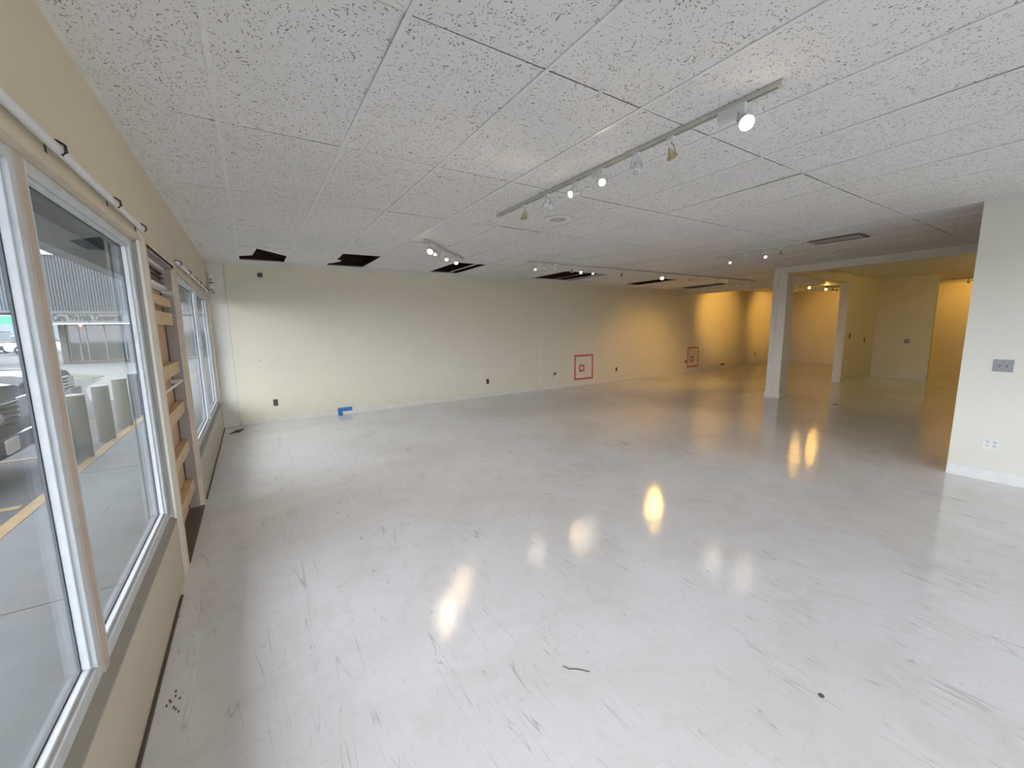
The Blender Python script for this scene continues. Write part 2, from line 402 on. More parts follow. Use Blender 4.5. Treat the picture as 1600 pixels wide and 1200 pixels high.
# head trims
k = MB()
k.box((XL - .034, -5.3, 2.133), (XL + .004, 3.30, 2.166)); k.box((XL - .034, 4.66, 2.133), (XL + .004, 7.98, 2.166))
k.build('trim_9', 'beigetrim', kind='structure', bevel=.003)
FX = XL - .032      # front of window frames
def window(name, y0, y1, z0=.430, z1=2.135, wl_=.042, wr_=.042):
    f = MB(); w = .052
    f.box((FX - .046, y0 + wl_, z0), (FX, y1 - wr_, z0 + w)); f.box((FX - .046, y0 + wl_, z1 - w * .8), (FX, y1 - wr_, z1))
    f.box((FX - .046, y0, z0), (FX, y0 + wl_, z1)); f.box((FX - .046, y1 - wr_, z0), (FX, y1, z1))
    o = f.build(name, 'frame', kind='structure', bevel=.004)
    def ring(m, a0, a1, b0, b1, q, xa, xb):
        m.box((xa, a0 + q, b0), (xb, a1 - q, b0 + q)); m.box((xa, a0 + q, b1 - q), (xb, a1 - q, b1))
        m.box((xa, a0, b0), (xb, a0 + q, b1)); m.box((xa, a1 - q, b0), (xb, a1, b1))
    a0, a1, b0, b1 = y0 + wl_, y1 - wr_, z0 + w, z1 - w * .8
    s = MB(); ring(s, a0, a1, b0, b1, .011, FX - .036, FX - .014); s.build('glazing_bead', 'frame', o, bevel=.003)
    s = MB(); ring(s, a0, a1, b0, b1, .015, FX - .043, FX - .0365); s.build('glass_gasket', 'gasket', o)
    gl = MB(); gl.box((FX - .0405, a0 + .006, b0 + .006), (FX - .0395, a1 - .006, b1 - .006)); gl.build('window_glass', 'glass', o)
    return o
window('window_1', -.62, 1.83); window('window_2', 1.868, 3.26, wr_=.10); window('window_3', 4.72, 6.44); window('window_4', 6.50, 7.98)
window('window_5', -3.0, -.70); window('window_6', -5.3, -3.08)
k = MB()
k.box((FX - .05, 1.825, ZS - .02), (FX + .006, 1.873, 2.17)); k.box((FX - .06, -.70, ZS), (FX + .008, -.62, 2.16)); k.box((FX - .06, -3.08, ZS), (FX + .008, -3.0, 2.118))
k.build('trim_10', 'stop', kind='structure')
# casing either side of the door
k = MB(); k.box((OUT, 3.26, 0.0), (XL - .012, 3.37, 2.2)); k.box((XL - .012, 3.22, 0), (XL + .003, 3.38, 2.19)); k.build('trim_11', 'pale', kind='structure', bevel=.003)
k = MB(); k.box((XL - .02, 3.38, 0), (XL + .005, 3.42, 2.2)); k.box((XL - .02, 4.52, 0), (XL + .010, 4.60, 2.2)); k.box((XL - .02, 3.42, 2.15), (XL + .008, 4.52, 2.2)); k.build('trim_12', 'beigetrim', kind='structure', bevel=.003)
k = MB(); k.box((OUT, 4.60, 0), (XL - .004, 4.74, 2.2)); k.build('trim_13', 'pale', kind='structure', bevel=.003)

# boarded door
dr = MB(); X0 = XL - .10
dr.box((X0, D0, 0), (XL - .02, D0 + .02, 2.15)); dr.box((X0, D1 - .02, 0), (XL - .02, D1, 2.15)); dr.box((X0, D0 + .02, 2.13), (XL - .012, D1 - .02, 2.165))
door = dr.build('door_1', 'jamb', kind='structure')
m = MB(); m.box((X0 - .02, D0 + .02, .02), (X0 + .0, D1 - .065, 1.93)); m.build('plywood_panel', 'ply', door)
m = MB(); m.box((X0 - .03, D1 - .065, .02), (X0 - .01, D1 - .02, 1.93)); m.build('door_gap', 'black', door)
m = MB(); m.box((X0 - .009, D1 - .038, .0), (X0 + .006, D1 - .02, 1.93)); m.build('door_stile', 'brownmetal', door)
m = MB(); m.box((X0 - .01, D0 + .02, 1.945), (X0 + .045, D1 - .02, 1.975)); m.build('transom_bar', 'white', door, bevel=.004)
m = MB(); m.box((X0 - .01, D0 + .02, 1.985), (X0 + .01, D1 - .02, 2.10)); m.build('transom_panel', 'brownmetal', door)
m = MB()
for z in (2.0, 2.04, 2.08): m.box((X0 + .01, D0 + .02, z), (X0 + .03, D1 - .02, z + .008))
m.build('transom_slats', 'brownmetal', door)
m = MB(); m.box((X0 - .01, D0 + .02, 2.105), (X0 + .04, D1 - .02, 2.13)); m.build('transom_head', 'white', door, bevel=.003)
for z, tilt in ((1.84, 0), (1.705, .0), (1.30, .0), (.95, .0), (.60, .0), (.24, .0)):
    hgt = .10 if z < 1.8 else .07
    m = MB(); m.box((X0 + .001, D0 + .021, z - hgt / 2), (X0 + .055, D1 - .021, z + hgt / 2)); m.build('cross_board', 'lumber', door, bevel=.003)
m = MB(); m.tube([(X0 + .07, D0 + .03, 1.185), (X0 + .07, D1 - .08, 1.185)], .010); m.box((X0, D0 + .022, 1.15), (X0 + .085, D0 + .10, 1.225)); m.box((X0, D1 - .14, 1.17), (X0 + .07, D1 - .12, 1.20)); m.build('push_bar', 'white', door, bevel=.002)
m = MB(); m.box((OUT - .02, D0, -.01), (XL + .01, D1, .014)); m.build('threshold', 'brownmetal', door)

# ------------------------------------------------------------------ curtain rods over the windows
def rod(y0, y1, ys_, label, r=.015, z=2.195):
    o = thing('curtain_rod', label, 'curtain rod', (XL + .026, (y0 + y1) / 2, z)); yc = (y0 + y1) / 2
    m = MB(); m.tube([(0, y0 - yc, 0), (0, y1 - yc, 0)], r, 12); m.build('rod', 'lampwhite', o, smooth=True)
    for y in ys_:
        m = MB(); m.box((-.03, y - yc - .008, -.018), (-.024, y - yc + .008, .03)); m.tube([(-.024, y - yc, .022), (.004, y - yc, .024), (.021, y - yc, .012), (.022, y - yc, -.008), (.010, y - yc, -.020)], .005, 6)
        m.build('bracket', 'dark', o)
rod(-.9, 3.22, (-.6, .7, 1.97, 2.64, 3.19), 'pale curtain rod on dark hooks above the large windows before the boarded door')
rod(4.58, 7.62, (4.64, 5.32, 5.92, 6.36, 6.90, 7.46), 'thin pale curtain rod on dark hooks above the two far windows')

# ------------------------------------------------------------------ track lights
def head(parent, loc, style, aim, lit=None, power=0, col=(1, .8, .55), size=1.0, cone=1.2):
    """one lamp head hanging under a rail. loc = point under the rail (parent space)"""
    L = Vector(loc); A = Vector(aim).normalized(); s = size
    hm = MB()
    if style == 'par': hm.box((L.x - .022, L.y - .01, L.z - .05), (L.x + .022, L.y + .13, L.z))
    elif style == 'box': hm.box((L.x - .020, L.y - .02, L.z - .042), (L.x + .020, L.y + .085, L.z))
    else: hm.box((L.x - .016, L.y - .022, L.z - .022), (L.x + .016, L.y + .022, L.z))
    h = hm.build('lamp_head', 'lampwhite', parent, bevel=.003)
    top = L + Vector((0, 0, -.03)); c = L + Vector((0, 0, -.085)) + A * .01
    arm = MB()
    side = A.cross(Vector((0, 0, 1)))
    if side.length < .05: side = Vector((1, 0, 0))
    side.normalize()
    if style == 'brass':
        arm.tube([top, top + Vector((0, 0, -.025)) + side * .02, c + side * .026], .004, 6)
    else:
        arm.tube([top, c + side * .03 * s + Vector((0, 0, .045)), c + side * .036 * s], .005, 6)
        arm.tube([top, c - side * .03 * s + Vector((0, 0, .045)), c - side * .036 * s], .005, 6)
    arm.build('arm', 'brass' if style == 'brass' else 'lampwhite', h, smooth=True)
    m = frame_to(c, A)
    sh = MB()
    if style == 'can': sh.lathe([(.015 * s, -.045 * s), (.023 * s, -.040 * s), (.025 * s, -.008), (.028 * s, -.006), (.028 * s, .040 * s), (.024 * s, .040 * s)], m); mat = 'lampwhite'
    elif style == 'par': sh.lathe([(.016, -.055), (.020, -.03), (.030, .012), (.036, .024), (.036, .030), (.033, .030)], m); mat = 'lampwhite'
    elif style == 'brass': sh.lathe([(.008, -.035), (.012, -.015), (.026, .008), (.033, .016), (.033, .020), (.030, .020)], m); mat = 'brass'
    else: sh.lathe([(.010, -.03), (.014, -.012), (.026, .010), (.027, .016), (.024, .016)], m); mat = 'lampwhite'
    sh.build('shade', mat, h, smooth=True)
    zb = {'can': .038 * s, 'par': .030, 'brass': .020, 'box': .016}[style]; rb = {'can': .023 * s, 'par': .033, 'brass': .030, 'box': .020}[style]
    b = MB(); b.lathe([(rb, zb - .004), (rb, zb + .001), (rb * .7, zb + .005), (rb * .2, zb + .007)], m, 20)
    b.build('bulb', lit or 'bulb_off', h, smooth=True)
    if power:
        ld = bpy.data.lights.new('spot_beam', 'SPOT'); ld.energy = power; ld.color = col; ld.spot_size = cone; ld.spot_blend = .7; ld.shadow_soft_size = .03
        lo = bpy.data.objects.new('spot_beam', ld); COL.objects.link(lo)
        P = parent.matrix_basis @ (c + A * (zb + .02)); D = parent.matrix_basis.to_3x3() @ A
        mm = frame_to(P, -D); lo.matrix_world = mm
    return h

def track(label, x0, y0, x1, y1, heads, drop=0, z=None):
    """heads: (t along the rail in metres, style, aim, lit, power, colour, cone)"""
    d = Vector((x1 - x0, y1 - y0, 0)); n = d.length; cx, cy = (x0 + x1) / 2, (y0 + y1) / 2
    za, zb = (zc(x0, y0), zc(x1, y1)) if z is None else (z, z)
    ang = math.atan2(d.y, d.x)
    o = thing('track_light', label, 'track light', (cx, cy, min(za, zb) - .002), ang)
    dz0, dz1 = za - min(za, zb), zb - min(za, zb)
    def zr(t): return dz0 + (dz1 - dz0) * t / n
    r = MB(); w, hh = .0175, .020
    prof = [(-w, 0), (-w, -hh), (-w + .007, -hh), (-w + .007, -.008), (w - .007, -.008), (w - .007, -hh), (w, -hh), (w, 0)]
    A = [r.bm.verts.new((-n / 2, y, zz + dz0)) for y, zz in prof]; B = [r.bm.verts.new((n / 2, y, zz + dz1)) for y, zz in prof]
    for i in range(8): r.bm.faces.new([A[i], A[(i + 1) % 8], B[(i + 1) % 8], B[i]])
    r.build('rail', 'rail', o)
    for e, zz in ((-n / 2, dz0), (n / 2, dz1)):
        c = MB(); c.box((e - .012, -w - .002, zz - hh - .002), (e + .012, w + .002, zz)); c.build('end_cap', 'rail', o, bevel=.003)
    R = Matrix.Rotation(-ang, 3, 'Z')
    for hd in heads:
        t, style, aim = hd[:3]; kw = dict(zip(('lit', 'power', 'col', 'cone'), hd[3:]))
        sx = -1 if False else 1
        # local frame: x along the rail; heads' own y axis turned onto the rail
        head_local(o, t - n / 2, zr(t) - hh, style, R @ Vector(aim), kw)
    return o
def head_local(o, x, z, style, aim, kw):
    # build with the rail axis as local y of the head then rotate by swapping: head boxes run along +y, so build in a turned frame
    before = set(bpy.data.objects)
    aim2 = Vector((aim.y, -aim.x, aim.z))        # into frame where rail is +y ... rail x -> y
    # frame F: X' = -y_rail, Y' = x_rail
    T = Matrix(((0, 1, 0, x), (-1, 0, 0, 0), (0, 0, 1, z), (0, 0, 0, 1)))
    aim2 = (T.to_3x3().inverted() @ aim)
    p = kw.pop('power', 0); lit = kw.get('lit')
    h = head(FAKE, (0, 0, 0), style, aim2, lit=lit)
    h.parent = o; h.matrix_parent_inverse = Matrix.Identity(4); h.matrix_basis = T
    if p:
        ld = bpy.data.lights.new('spot_beam', 'SPOT'); ld.energy = p * LAMP; ld.color = kw.get('col', (1, .8, .55)); ld.spot_size = kw.get('cone', 1.2); ld.spot_blend = .8; ld.shadow_soft_size = .03
        lo = bpy.data.objects.new('spot_beam', ld); COL.objects.link(lo)
        A = aim.normalized(); P = Vector((x, 0, z - .085)) + A * .075
        base = o.matrix_basis
        lo.matrix_world = frame_to(base @ P, -(base.to_3x3() @ A))
class _F:      # stand-in parent while a head is being built
    type = 'EMPTY'
FAKE = None
WARM = (1, .72, .40); YEL = (1, .55, .11); NEU = (1, .86, .66); YG = (1, .72, .19)
D_ = -1
track('long off-white track light with seven mixed lamp heads on the near ceiling', 2.157, 1.02, 2.157, 3.54, [
    (.16, 'par', (-.52, -.62, -.58), 'bulb_hot', 14, WARM, 1.9),
    (.58, 'brass', (.75, .1, -.65)),
    (.83, 'can', (-.45, -.35, -.82)),
    (1.13, 'box', (-.62, -.70, -.45), 'bulb_hot', 8, WARM, 1.7),
    (1.41, 'can', (-.93, -.05, -.30), 'bulb_hot', 14, WARM, 1.5),
    (1.75, 'can', (.86, -.1, -.45), 'bulb_dim', 10, NEU, 1.5),
    (2.09, 'brass', (.3, .3, -.9))])
track('short track light with crowded lamp heads, set diagonally near the window end', 1.93, 4.92, 2.92, 5.92, [
    (.14, 'par', (-.5, -.6, -.6), 'bulb_hot', 10, WARM, 1.8),
    (.30, 'can', (-.4, -.6, -.65), 'bulb_dim', 8, NEU, 1.5),
    (.50, 'can', (-.2, .5, -.8)),
    (.70, 'can', (-.3, -.6, -.7), 'bulb_hot', 10, WARM, 1.5),
    (.92, 'can', (.5, .3, -.8)),
    (1.10, 'brass', (-.3, -.55, -.75), 'bulb_dim', 6, WARM, 1.6)])
tx = [4.16, 4.34, 4.57, 4.98, 5.19, 5.48, 6.27, 6.87, 7.49, 8.46, 8.79, 9.53, 10.07, 10.5, 11.04]
hs = []
for i, x in enumerate(tx):
    t = x - 4.045
    if i == 4: hs.append((t, 'can', (-.5, -.6, -.6), 'bulb_hot', 12, WARM, 1.5))
    elif i == 8: hs.append((t, 'par', (-.62, -.50, -.55), 'bulb_yel', 90, YEL, 1.5))
    elif i in (0, 5): hs.append((t, 'can', (-.4, -.6, -.7), 'bulb_dim', 5, NEU, 1.4))
    elif i in (12, 13, 14): hs.append((t, 'can', (-.2, .6, -.75), 'bulb_dim', 55, YEL, 1.7))
    else: hs.append((t, ('brass', 'can', 'box')[i % 3], (random.uniform(-.6, .6), random.uniform(-.4, .6), -.8)))
track('longest track light with fifteen lamp heads running parallel to the back wall', 4.045, 5.68, 11.29, 5.62, hs)
track('track light with four small lamp heads between the air vent and the column', 6.70, 3.98, 6.70, 2.74, [
    (.22, 'can', (-.6, -.5, -.6), 'bulb_dim', 5, NEU, 1.5), (.47, 'box', (.6, -.2, -.8)), (.76, 'can', (-.7, -.5, -.5), 'bulb_dim', 5, NEU, 1.5), (.98, 'brass', (-.3, -.3, -.9))])
track('track light with glowing yellow lamps in the back gallery behind the column', 12.4, 5.8, 17.3, 5.8, [
    (.8, 'can', (.25, .93, -.30), 'bulb_yel', 235, YEL, 1.25), (1.6, 'brass', (.1, .8, -.6)),
    (2.54, 'par', (-.80, -.55, -.25), 'bulb_yel', 14, YEL, 2.2), (3.1, 'can', (-.2, .6, -.8)),
    (3.79, 'par', (-.80, -.55, -.25), 'bulb_yel', 14, YEL, 2.2), (4.38, 'can', (.1, .93, -.35), 'bulb_yel', 190, YEL, 1.2),
    (4.7, 'can', (.9, .15, -.35), 'bulb_yel', 85, YEL, 1.7)], z=2.80)
track('track light in the far right room, seen beside the near partition', 17.4, .3, 17.4, 3.4, [
    (.5, 'can', (.8, 0, -.35), 'bulb_yel', 60, YEL, 2.0), (1.5, 'can', (.85, .1, .12), 'bulb_yel', 70, YEL, 2.2), (2.5, 'can', (.85, 0, -.45), 'bulb_yel', 60, YEL, 2.0)], z=2.80)

track('added track light, unseen behind the near partition, to warm the alcove walls', 10.6, .95, 14.6, .95, [
    (.5, 'can', (.2, .9, -.5), 'bulb_yel', 30, YG, 2.4), (1.8, 'can', (.3, .9, -.4), 'bulb_yel', 30, YG, 2.4), (3.2, 'can', (.4, .85, -.4), 'bulb_yel', 30, YG, 2.4)], z=2.80)  # extra rail out of view, added so the alcove walls get warm light

# ------------------------------------------------------------------ ceiling fittings
o = thing('ceiling_speaker', 'round flush white speaker in the ceiling below the long track', 'speaker', (2.79, 3.40, zc(2.79, 3.4)))
m = MB(); m.lathe([(.150, .0), (.150, -.004), (.140, -.007), (.092, -.008), (.088, -.004), (.088, 0)], None, 40); m.build('ring', 'tbar', o, smooth=True)
m = MB(); m.lathe([(.088, -.001), (.087, -.006), (.05, -.009), (.01, -.010)], None, 40); m.build('grille', 'speakergrey', o, smooth=True)
zv = zc(6.9, 2.4)
o = thing('air_vent', 'dark slatted air vent in the ceiling beside the short track', 'vent', (6.87, 2.38, zv))
m = MB()
for a, b in (((-.21, -.29), (.21, -.26)), ((-.21, .26), (.21, .29)), ((-.21, -.26), (-.18, .26)), ((.18, -.26), (.21, .26))): m.box((*a, -.010), (*b, -.001))
m.build('frame', 'brownmetal', o)
m = MB(); m.box((-.18, -.26, -.003), (.18, .26, -.001)); m.build('duct_opening', 'black', o)
for i in range(5):
    m = MB(); xx = -.13 + i * .065; m.prism([(xx - .008, -.004), (xx - .006, -.004), (xx + .008, -.016), (xx + .006, -.016)], -.26, .26, 1); m.build('slat', 'rail' if i % 2 else 'brownmetal', o)
for x, y, lab in ((1.49, 1.505, 'small plastic hook on the ceiling seam nearest the camera, left of the long track'), (1.47, 2.74, 'small plastic hook on the ceiling seam left of the far end of the long track'),
                  (-.42, 6.42, 'small hook at the ceiling edge above the far windows')):
    m = MB(); z = zc(x, y); m.box((x - .012, y - .006, z - .006), (x + .012, y + .006, z)); m.tube([(x, y, z - .004), (x, y + .004, z - .028), (x + .010, y + .004, z - .040), (x + .016, y + .004, z - .028)], .004, 6)
    tag(m.build('ceiling_hook', 'lampwhite'), lab, 'hook')

# ------------------------------------------------------------------ things on the walls
o = thing('security_camera', 'small black-faced camera high on the back wall near the window corner', 'camera', (.224, YB, 2.52))
m = MB(); m.lathe([(.042, 0), (.042, .012), (.034, .02)], frame_to((0, 0, 0), (0, -1, 0)), 24); m.build('mount', 'white', o, smooth=True)
m = MB(); m.box((-.036, -.062, -.034), (.036, -.02, .034)); m.build('housing', 'dark', o, bevel=.010)
m = MB(); m.lathe([(.016, 0), (.016, .004), (.008, .006)], frame_to((0, -.062, 0), (0, -1, 0)), 16); m.build('lens', 'storeglass', o, smooth=True)
def sensor(z, lab, white=True):
    hh = .066 if white else .055
    o = thing('motion_sensor', lab, 'sensor', (-.45, YB + .012, z), 0)
    m = MB(); m.prism([(-.05, 0), (.04, 0), (.036, -.045), (.014, -.075), (-.020, -.075), (-.045, -.045)], -hh, hh); m.build('housing', 'white', o, bevel=.005)
    m = MB(); m.prism([(-.022, -.066), (.018, -.066), (.012, -.082), (-.016, -.082)], -.05, -.012); m.build('lens', 'steel', o)
    m = MB(); m.box((.010, -.12, -.074), (.034, -.06, -.058)) if not white else m.box((-.03, -.05, -hh - .012), (.03, -.02, -hh)); m.build('bracket', 'dark', o)
sensor(2.44, 'white wall sensor in the window corner, upper of the two'); sensor(2.28, 'white wall sensor in the window corner, lower of the two', False)

def outlet(loc, axis, label, mat='brownplate', w=.07, h=.115, gangs=1, kind='outlet', body='dark'):
    """axis: wall normal 'y-' (back wall) or 'x-' (right walls)"""
    rz = 0 if axis == 'y-' else -PI / 2
    nm = {'outlet': 'wall_outlet', 'switch': 'switch_plate'}[kind]
    o = thing(nm, label, {'outlet': 'outlet', 'switch': 'switch'}[kind], loc, rz)
    m = MB(); m.box((-w / 2, -.006, -h / 2), (w / 2, 0, h / 2)); m.build('plate', mat, o, bevel=.002)
    for gi in range(gangs):
        gx = (gi - (gangs - 1) / 2) * .046
        if kind == 'outlet':
            for s in (-1, 1):
                m = MB(); m.lathe([(.0165, 0), (.0165, .003), (.015, .0035)], frame_to((gx, -.006, s * .0195), (0, -1, 0)), 16); r = m.build('receptacle', body, o)
                m = MB()
                for q in (-.006, .006): m.box((gx + q - .0013, -.0105, s * .0195 - .002), (gx + q + .0013, -.0092, s * .0195 + .007))
                m.box((gx - .0025, -.0105, s * .0195 - .011), (gx + .0025, -.0092, s * .0195 - .006)); m.build('slots', 'black', r)
        else:
            m = MB(); m.box((gx - .005, -.008, -.012), (gx + .005, -.006, .012)); m.build('switch_slot', 'dark', o)
            m = MB(); m.box((gx - .004, -.016, -.002), (gx + .004, -.007, .008)); m.build('toggle', mat, o, bevel=.001)
            m = MB(); 
            for zz in (-.03, .03): m.lathe([(.003, 0), (.003, .001)], frame_to((gx, -.006, zz), (0, -1, 0)), 8)
            m.build('screws', 'chrome', o)
    return o
Yw = YB
outlet((.27, Yw, .346), 'y-', 'dark wall outlet on the back wall nearest the window corner', body='brownplate', mat='dark')
outlet((4.545, Yw, .353), 'y-', 'dark wall outlet on the back wall just left of the vertical wall seam')
outlet((8.823, Yw, .341), 'y-', 'dark wall outlet on the back wall between the two pink tape frames')
outlet((12.13, Yw, .372), 'y-', 'dark wall outlet touching the left edge of the farther pink tape frame')
outlet((16.64, Yw, .408), 'y-', 'small dark wall outlet on the golden-lit back wall beside the column')
o = thing('wall_outlet', 'wall outlet with a white plug-in adapter and thin cable right of the wall seam', 'outlet', (6.545, YB, .33))
m = MB(); m.box((-.035, -.006, -.03), (.035, 0, .085)); m.build('plate', 'brownplate', o, bevel=.002)
m = MB(); m.box((-.032, -.045, -.075), (.032, -.006, .02)); m.build('adapter', 'white', o, bevel=.005)
m = MB(); m.tube([(-.02, -.02, -.075), (-.1, -.008, -.10), (-.25, -.006, -.105), (-.41, -.006, -.095)], .003, 6); m.build('cable', 'cable', o)
m = MB(); m.box((14.20, YB - .022, .125), (14.46, YB, .175)); m.box((14.23, YB - .024, .137), (14.43, YB - .021, .163))
tag(m.build('cable_outlet', 'dark', bevel=.003), 'dark horizontal wall box low on the back wall, right of the pink tape frames', 'wall box')
outlet((13.454, 4.18, 1.228), 'y-', 'dark switch plate on the yellow side wall nearer its white end', w=.09, h=.15, kind='switch')
outlet((14.558, 4.18, 1.09), 'y-', 'narrow dark switch plate on the yellow side wall near its inner corner', w=.07, h=.14, kind='switch')
outlet((15.30, 3.46, 1.05), 'x-', 'steel switch panel on the alcove wall facing the camera', 'steel', w=.12, h=.12, gangs=2, kind='switch')
outlet((6.10, .674, 1.158), 'x-', 'brushed steel double switch plate on the near right partition', 'steel', w=.13, h=.118, gangs=2, kind='switch')
outlet((6.10, .672, .377), 'x-', 'white four-socket wall outlet on the near right partition', 'white', w=.118, h=.115, gangs=2, body='lampwhite')

# tape frames on the back wall
def tape_frame(x0, x1, z0, z1, w, lab):
    m = MB(); t = .0015
    m.box((x0, YB - t, z0), (x1, YB, z0 + w)); m.box((x0, YB - t, z1 - w), (x1, YB, z1)); m.box((x0, YB - t * 1.5, z0), (x0 + w, YB, z1)); m.box((x1 - w, YB - t * 1.5, z0), (x1, YB, z1))
    tag(m.build('tape_frame', 'pink'), lab, 'tape')
tape_frame(7.21, 7.895, .150, .832, .05, 'large pink tape rectangle on the back wall, nearer the wall seam')
tape_frame(7.385, 7.575, .37, .562, .048, 'small pink tape square inside the nearer tape rectangle')
tape_frame(12.21, 12.835, .160, .842, .05, 'large pink tape rectangle on the back wall, farther from the wall seam')
tape_frame(12.354, 12.549, .345, .535, .048, 'small pink tape square inside the farther tape rectangle')
m = MB(); m.box((1.27, YB - .015, .05), (1.53, YB - .0125, .125)); m.prism([(1.27, YB - .14), (1.33, YB - .15), (1.34, YB - .013), (1.27, YB - .013)], .001, .004)
m.box((1.27, YB - .0165, .0), (1.35, YB - .0125, .06))
tag(m.build('blue_tape', 'blue'), 'strips of blue tape at the foot of the back wall', 'tape')

# scraps on the floor
def scrap(pts, r, lab, mat='scuff', nm='floor_scrap'):
    m = MB(); m.tube([(x, y, r) for x, y in pts], r, 6); tag(m.build(nm, mat), lab, 'scrap')
scrap([(1.108, 1.31), (1.12, 1.28), (1.145, 1.265), (1.165, 1.245), (1.19, 1.215)], .0022, 'thin curled dark strand lying on the white floor near the camera', nm='floor_strand')
m = MB(); m.lathe([(.011, 0), (.012, .002), (.006, .004)], Matrix.Translation((1.936, .572, 0)), 10); tag(m.build('floor_screw', 'scuff'), 'tiny dark round stub on the floor at the lower right', 'scrap')
m = MB(); m.prism([(9.44, 3.06), (9.55, 3.04), (9.58, 3.08), (9.50, 3.11)], 0, .006); tag(m.build('floor_plug', 'dark'), 'small dark floor plug in front of the column', 'scrap')
m = MB()
for i in range(5): m.tube([(-.42 + i * .02, 7.55 + i * .05, .008), (-.34 + i * .03, 7.60 + i * .05, .012), (-.27 + i * .01, 7.62 + .05 * i, .006)], .006, 5)
tag(m.build('cable_ends', 'green'), 'dark green cut cable ends on the floor in the window corner', 'cable')
m = MB()
for k in range(9): x = -.43 + random.uniform(-.03, .03); y = 2.1 + random.uniform(-.08, .09); m.box((x, y, 0), (x + .006, y + .012, .002))
tag(m.build('paint_chips', 'scuff'), 'cluster of tiny dark chips on the floor by the knee wall', 'chips')
bpy.data.objects['paint_chips']['kind'] = 'stuff'
m = MB(); m.tube([(XL + .010, y * .5, .004 + .003 * math.sin(y * 3.1)) for y in range(-11, 7)], .007, 5); m.build('trim_14', 'scuff', kind='structure')
m = MB(); m.tube([(XL + .010, 4.7 + y * .34, .004) for y in range(0, 11)], .006, 5); m.build('trim_15', 'scuff', kind='structure')

# ------------------------------------------------------------------ outside
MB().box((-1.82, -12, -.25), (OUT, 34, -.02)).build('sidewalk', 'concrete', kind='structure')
m = MB(); 
for y in (-2.7, .35, 3.41, 6.5, 9.5, 12.5): m.box((-1.80, y, -.021), (OUT, y + .012, -.0185))
m.build('sidewalk_joint', 'asphalt', bpy.data.objects['sidewalk'])
MB().box((-1.93, -12, -.25), (-1.82, 34, -.016)).build('curb_line', 'yellow', kind='structure')
MB().box((-90, -40, -.3), (-1.93, 140, -.05)).build('parking_lot', 'asphalt', kind='structure')
m = MB(); m.prism([(-3.4, 13.6), (-1.93, 12.9), (-1.93, 31.5), (-14, 31.5), (-14, 25.5), (-7.5, 22.8), (-4.6, 20.0), (-4.3, 17)], -.06, -.03); m.build('forecourt', 'concrete', kind='structure')
m = MB(); m.prism([(-9.5, 25.2), (-6.2, 22.3), (-4.9, 20.3), (-4.8, 21.2), (-6.4, 23.6), (-9.5, 26.4)], -.06, -.012); tag(m.build('grass_strip', 'grass'), 'low grass strip at the edge of the forecourt across the lot', 'grass'); bpy.data.objects['grass_strip']['kind'] = 'stuff'
m = MB(); 
for y in (5.62, 7.82, 10.6): m.prism([(-7.5, y), (-2.0, y), (-2.0, y + .08), (-7.5, y + .08)], -.052, -.044)
m.build('parking_line', 'yellow', bpy.data.objects['parking_lot'])
MB().box((-1.93, -40, -.3), (40, -6.15, -.05)).build('front_pavement', 'pave', kind='structure')
# canopy over the sidewalk
cn = MB(); cn.box((-1.9, -12, 2.93), (OUT, 26, 3.1)); canopy = cn.build('canopy', 'soffit', kind='structure')
m = MB(); m.box((-2.0, -12, 2.68), (-1.88, 26, 3.3)); m.box((-2.06, -12, 2.62), (-1.86, 26, 2.69)); m.build('canopy_beam', 'beamw', canopy)
m = MB(); m.box((-1.0, 3.2, 2.90), (-.98, 12, 2.93)); m.build('soffit_joint', 'dark', canopy)
# next shop's wall beyond ours
MB().box((OUT - .02, YB + .1, -.02), (OUT + .3, 31, 3.1)).build('wall_neighbour', 'signband', kind='structure')
# bollards
o = thing('bollard', 'grey round bollard at the curb, nearest of the row', 'bollard', (-1.99, 7.40, -.05), 0, None)
m = MB(); m.lathe([(.098, 0), (.098, .84), (.094, .85)], None, 28); m.build('post', 'bollard', o, smooth=True)
m = MB(); m.lathe([(.099, .845), (.098, .862), (.08, .868), (.02, .870)], None, 28); m.build('cap', 'bollardtop', o, smooth=True)
for i, (y, l) in enumerate(((8.46, 'second grey bollard from the camera in the curb row'), (9.54, 'third grey bollard from the camera in the curb row'), (10.60, 'fourth grey bollard from the camera in the curb row'), (11.65, 'fifth grey bollard in the curb row, beside the door frame'))):
    c = copy_tree(o); c.location = (-1.99, y, -.05); c['label'] = l
    c['group'] = 'bollards along the curb'
o['group'] = 'bollards along the curb'

# building across the lot
b = thing('shop_building', 'shop building across the lot with ribbed grey metal fascia and a sign band', 'building', (-8.6, 31.3, -.03))
bx, by = -8.6, 31.3
m = MB()
x = -6.5 + 0
n = int((16) / .115)
pts = []
for i in range(n):
    x0 = -7.2 + i * .115
    pts += [(x0, -.9), (x0 + .035, -.9), (x0 + .05, -.84), (x0 + .10, -.84)]
pts += [(-7.2 + n * .115, -.9), (-7.2 + n * .115, 3.5), (-7.2, 3.5)]
m.prism(pts, 2.78, 5.62); m.build('fascia', 'ribbed', b)
m = MB(); m.box((-7.25, -.95, 5.60), (9.0, 3.5, 5.72)); m.build('fascia_cap', 'beamw', b)
m = MB(); m.box((-.75, -.93, 2.66), (9.0, 3.4, 2.80)); m.box((-7.2, -.93, 2.70), (-.75, 3.4, 2.80)); m.build('lower_trim', 'soffit', b)
m = MB(); m.box((-.75, -.88, 2.12), (3.1, -.70, 2.68)); sb = m.build('sign_board', 'signband', b)
m = MB(); m.box((-.75, -.90, 2.10), (3.12, -.68, 2.17)); m.build('sign_edge', 'beamw', sb)
